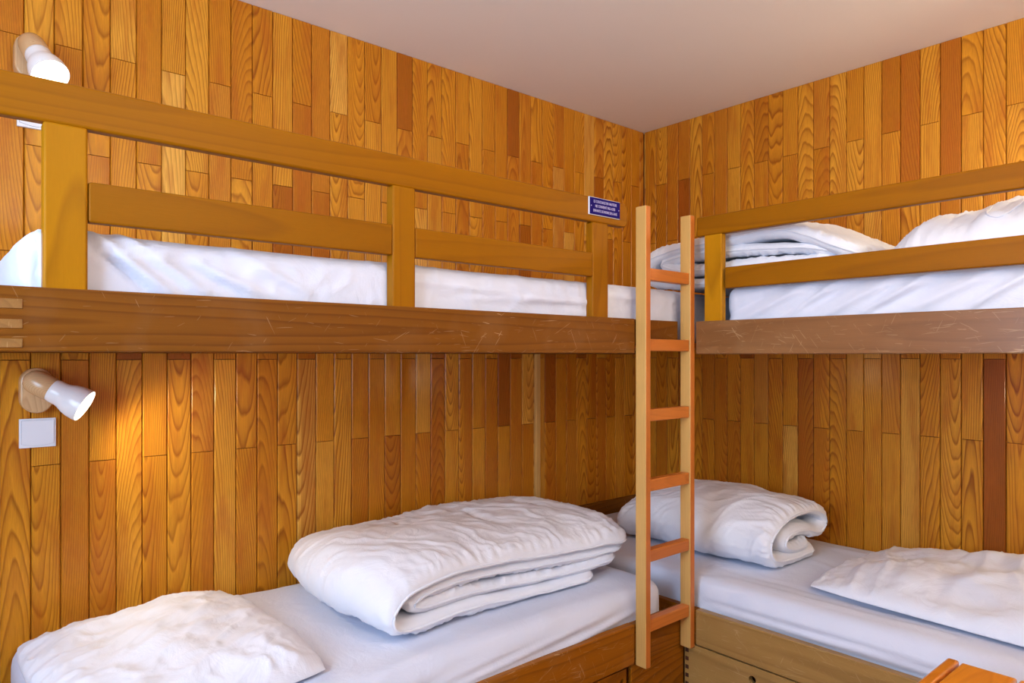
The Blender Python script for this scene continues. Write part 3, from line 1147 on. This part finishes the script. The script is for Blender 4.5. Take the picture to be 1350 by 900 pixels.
# cord tie of the upper right pillow, lying on its side
bpy.context.view_layer.update()
inv = p.matrix_world.inverted()
cord = []
ctl = catmull([(-1.795, 1.665), (-1.808, 1.625), (-1.840, 1.608), (-1.868, 1.632), (-1.885, 1.664), (-1.905, 1.672), (-1.925, 1.655)], 40)[0]
for (yy, zz) in ctl:
    o_, d_ = inv @ Vector((-1.6, yy, zz)), (inv.to_3x3() @ Vector((1, 0, 0))).normalized()
    ok, hit, nr, fi = p.ray_cast(o_, d_)
    if ok:
        cord.append(tuple(hit + nr * .002))
if len(cord) > 3:
    v_, f_ = tube_mesh(cord, .003, closed=False)
    me = np_mesh('cord_tie', v_, f_)
    smooth(me, 180)
    c_ = bpy.data.objects.new('cord_tie', me)
    COL.objects.link(c_)
    me.materials.append(MAT['pillow'])
    c_.parent = p

# ================================================================== WALL LAMPS, SOCKETS


def lathe_bm(prof, seg=40):
    """profile (r, h) revolved around +Z"""
    bm = bmesh.new()
    rings = []
    for (r, h) in prof:
        rings.append([bm.verts.new((r * math.cos(2 * PI * k / seg), r * math.sin(2 * PI * k / seg), h)) for k in range(seg)])
    for a, b in zip(rings, rings[1:]):
        for k in range(seg):
            l = (k + 1) % seg
            bm.faces.new((a[k], a[l], b[l], b[k]))
    bm.faces.new(rings[0][::-1])
    bm.faces.new(rings[-1])
    bmesh.ops.remove_doubles(bm, verts=bm.verts, dist=1e-6)
    bmesh.ops.recalc_face_normals(bm, faces=bm.faces)
    return bm


def orient(o, axis):
    o.rotation_euler = Vector(axis).to_track_quat('Z', 'Y').to_euler()


def wall_lamp(base, out, axis, label, power):
    """base: point on the wall; out: wall normal; axis: the way the shade points"""
    base, out, axis = Vector(base), Vector(out).normalized(), Vector(axis).normalized()
    t = empty('wall_lamp', base, label, 'lamp', 'white wall lamps')
    # stadium-shaped wooden back plate standing off the wall
    bm = bmesh.new()
    r, half, th_ = .040, .024, .042
    pts = []
    for k in range(17):
        a = PI * k / 16
        pts.append((r * math.cos(a), half + r * math.sin(a)))
    for k in range(17):
        a = PI + PI * k / 16
        pts.append((r * math.cos(a), -half + r * math.sin(a)))
    lo = [bm.verts.new((x, z, 0)) for (x, z) in pts]
    hi = [bm.verts.new((x, z, th_)) for (x, z) in pts]
    for k in range(len(pts)):
        l = (k + 1) % len(pts)
        bm.faces.new((lo[k], lo[l], hi[l], hi[k]))
    bm.faces.new(lo[::-1])
    f = bm.faces.new(hi)
    bmesh.ops.recalc_face_normals(bm, faces=bm.faces)
    bmesh.ops.bevel(bm, geom=list(f.edges), offset=.006, segments=4, profile=.5, affect='EDGES')
    # local x -> along wall, local y -> up, local z -> out
    side = Vector((0, 0, 1)).cross(out)
    R = Matrix((side, Vector((0, 0, 1)), out)).transposed().to_4x4()
    bm.transform(R)
    b = from_bm('back_plate', bm, 'lampwood', t, base, grain_axis=2)
    # arm: rounded wooden cylinder leaving the top of the plate
    j = base + out * (th_ + .020) + Vector((0, 0, .022))
    prof = [(.0005, -.036), (.012, -.035), (.022, -.030), (.030, -.020), (.0335, -.006), (.034, .01), (.034, .036), (.030, .042), (.02, .044), (.0005, .044)]
    bm = lathe_bm(prof)
    bm.transform(axis.to_track_quat('Z', 'Y').to_matrix().to_4x4())
    from_bm('arm', bm, 'lampwood', t, j, grain_axis=0)
    # enamel shade: neck then flare, hollow
    prof = [(.0005, .0), (.030, .0), (.0335, .003), (.0350, .012), (.0355, .034), (.038, .044), (.044, .058), (.0485, .078), (.0500, .098), (.0498, .108), (.0482, .108), (.0480, .098), (.0462, .078), (.0418, .058), (.036, .046), (.0330, .034), (.032, .012), (.0005, .010)]
    prof = [(r_ * .95, h_ * .9) for (r_, h_) in prof]
    bm = lathe_bm(prof, 48)
    bm.transform(axis.to_track_quat('Z', 'Y').to_matrix().to_4x4())
    s0 = j + axis * .037
    from_bm('lamp_shade', bm, 'shade', t, s0, ang=50)
    # bulb
    prof = [(.0005, .012), (.012, .014), (.013, .03), (.018, .04), (.030, .058), (.034, .072), (.031, .082), (.02, .090), (.0005, .093)]
    prof = [(r_ * .95, h_ * .9) for (r_, h_) in prof]
    bm = lathe_bm(prof, 24)
    bm.transform(axis.to_track_quat('Z', 'Y').to_matrix().to_4x4())
    from_bm('bulb', bm, 'bulb', t, s0, ang=80)
    l = bpy.data.lights.new('lamp_light', 'SPOT')
    l.energy = power
    l.color = (1.0, .84, .54)
    l.spot_size = math.radians(150)
    l.spot_blend = .6
    l.shadow_soft_size = .03
    o = bpy.data.objects.new('lamp_light', l)
    COL.objects.link(o)
    o.parent = t
    o.location = s0 + axis * .1 - base
    o.rotation_euler = axis.to_track_quat('-Z', 'Y').to_euler()
    return t


wall_lamp((-2.752, 0, 1.136), (0, -1, 0), (.72, -.36, -.46), 'white wall lamp on a wooden mount, on the left wall beneath the upper bunk', WALL_LAMP_W * 1.25)
wall_lamp((-2.765, 0, 2.075), (0, -1, 0), (.22, -.60, -.70), 'white wall lamp shining above the upper left bunk', WALL_LAMP_W * .55)
wall_lamp((0, -2.30, 2.05), (-1, 0, 0), (-.50, .65, -.50), 'white wall lamp above the head of the upper right bunk', WALL_LAMP_W * 2.6)
wall_lamp((0, -2.30, 1.118), (-1, 0, 0), (-.35, .80, -.50), 'white wall lamp above the head of the lower right bed', WALL_LAMP_W * 1.2)


def socket(x0, x1, z0, z1, label):
    t = empty('switch_plate', ((x0 + x1) / 2, 0, (z0 + z1) / 2), label, 'switch', 'white switch plates')
    board('plate', (x0, -.010, z0), (x1, .0, z1), 'white', t, bevel=.0015, seg=2)
    # rocker with a gently bowed lower edge
    bm = bmesh.new()
    m = .0055
    W_, H_ = x1 - x0 - 2 * m, z1 - z0 - 2 * m
    pts = [(-W_ / 2, H_ / 2), (W_ / 2, H_ / 2), (W_ / 2, -H_ / 2 + .006)]
    for k in range(1, 12):
        a = k / 12
        pts.append((W_ / 2 - W_ * a, -H_ / 2 + .006 - .006 * math.sin(PI * a)))
    pts.append((-W_ / 2, -H_ / 2 + .006))
    for depth, sc, nm, mt_ in ((.0012, 1.012, 'seam', 'line'), (.003, 1.0, 'rocker', 'white')):
        bm = bmesh.new()
        lo = [bm.verts.new((x * sc, 0, z * sc)) for (x, z) in pts]
        hi = [bm.verts.new((x * sc, -depth, z * sc)) for (x, z) in pts]
        for k in range(len(pts)):
            l = (k + 1) % len(pts)
            bm.faces.new((lo[k], lo[l], hi[l], hi[k]))
        bm.faces.new(hi)
        bm.faces.new(lo[::-1])
        bmesh.ops.recalc_face_normals(bm, faces=bm.faces)
        from_bm(nm, bm, mt_, t, ((x0 + x1) / 2, -.0098, (z0 + z1) / 2), ang=30)
    return t


socket(-2.791, -2.703, .972, 1.055, 'white switch plate under the lower left wall lamp')
socket(-2.796, -2.708, 1.883, 1.966, 'white switch plate behind the top guard rail of the upper left bunk')

# ================================================================== BEDSIDE TABLE
TZ = .5
tb = empty('bedside_table', (-1.3, -2.0, 0), 'small orange wooden table with a grooved board top, bottom right corner', 'table')
x0, x1 = -1.56, -1.105
board('top_board', (x0, -1.8395, TZ - .022), (x1, -1.813, TZ), 'table', tb, bevel=.006, tone=.3, axis=0)
board('top_board', (x0, -1.956, TZ - .024), (x1 - .002, -1.844, TZ - .002), 'table', tb, bevel=.005, tone=.8, axis=0, cut=(.01, .02, .05))
board('top_board', (x0, -2.076, TZ - .024), (x1 - .002, -1.9615, TZ - .002), 'table', tb, bevel=.005, tone=.6, axis=0)
board('top_board', (x0, -2.194, TZ - .024), (x1 - .002, -2.0805, TZ - .002), 'table', tb, bevel=.005, tone=.5, axis=0)
for (a, b) in ((x0 + .02, x0 + .045), (x1 - .05, x1 - .025)):
    board('apron', (a, -2.17, TZ - .085), (b, -1.84, TZ - .0245), 'table', tb, bevel=.003, axis=1)
for (lx_, ly_) in ((x0 + .018, -2.18), (x0 + .018, -1.87), (x1 - .058, -2.18), (x1 - .058, -1.87)):
    board('leg', (lx_, ly_, 0), (lx_ + .04, ly_ + .04, TZ - .0245), 'table', tb, bevel=.004, axis=2)
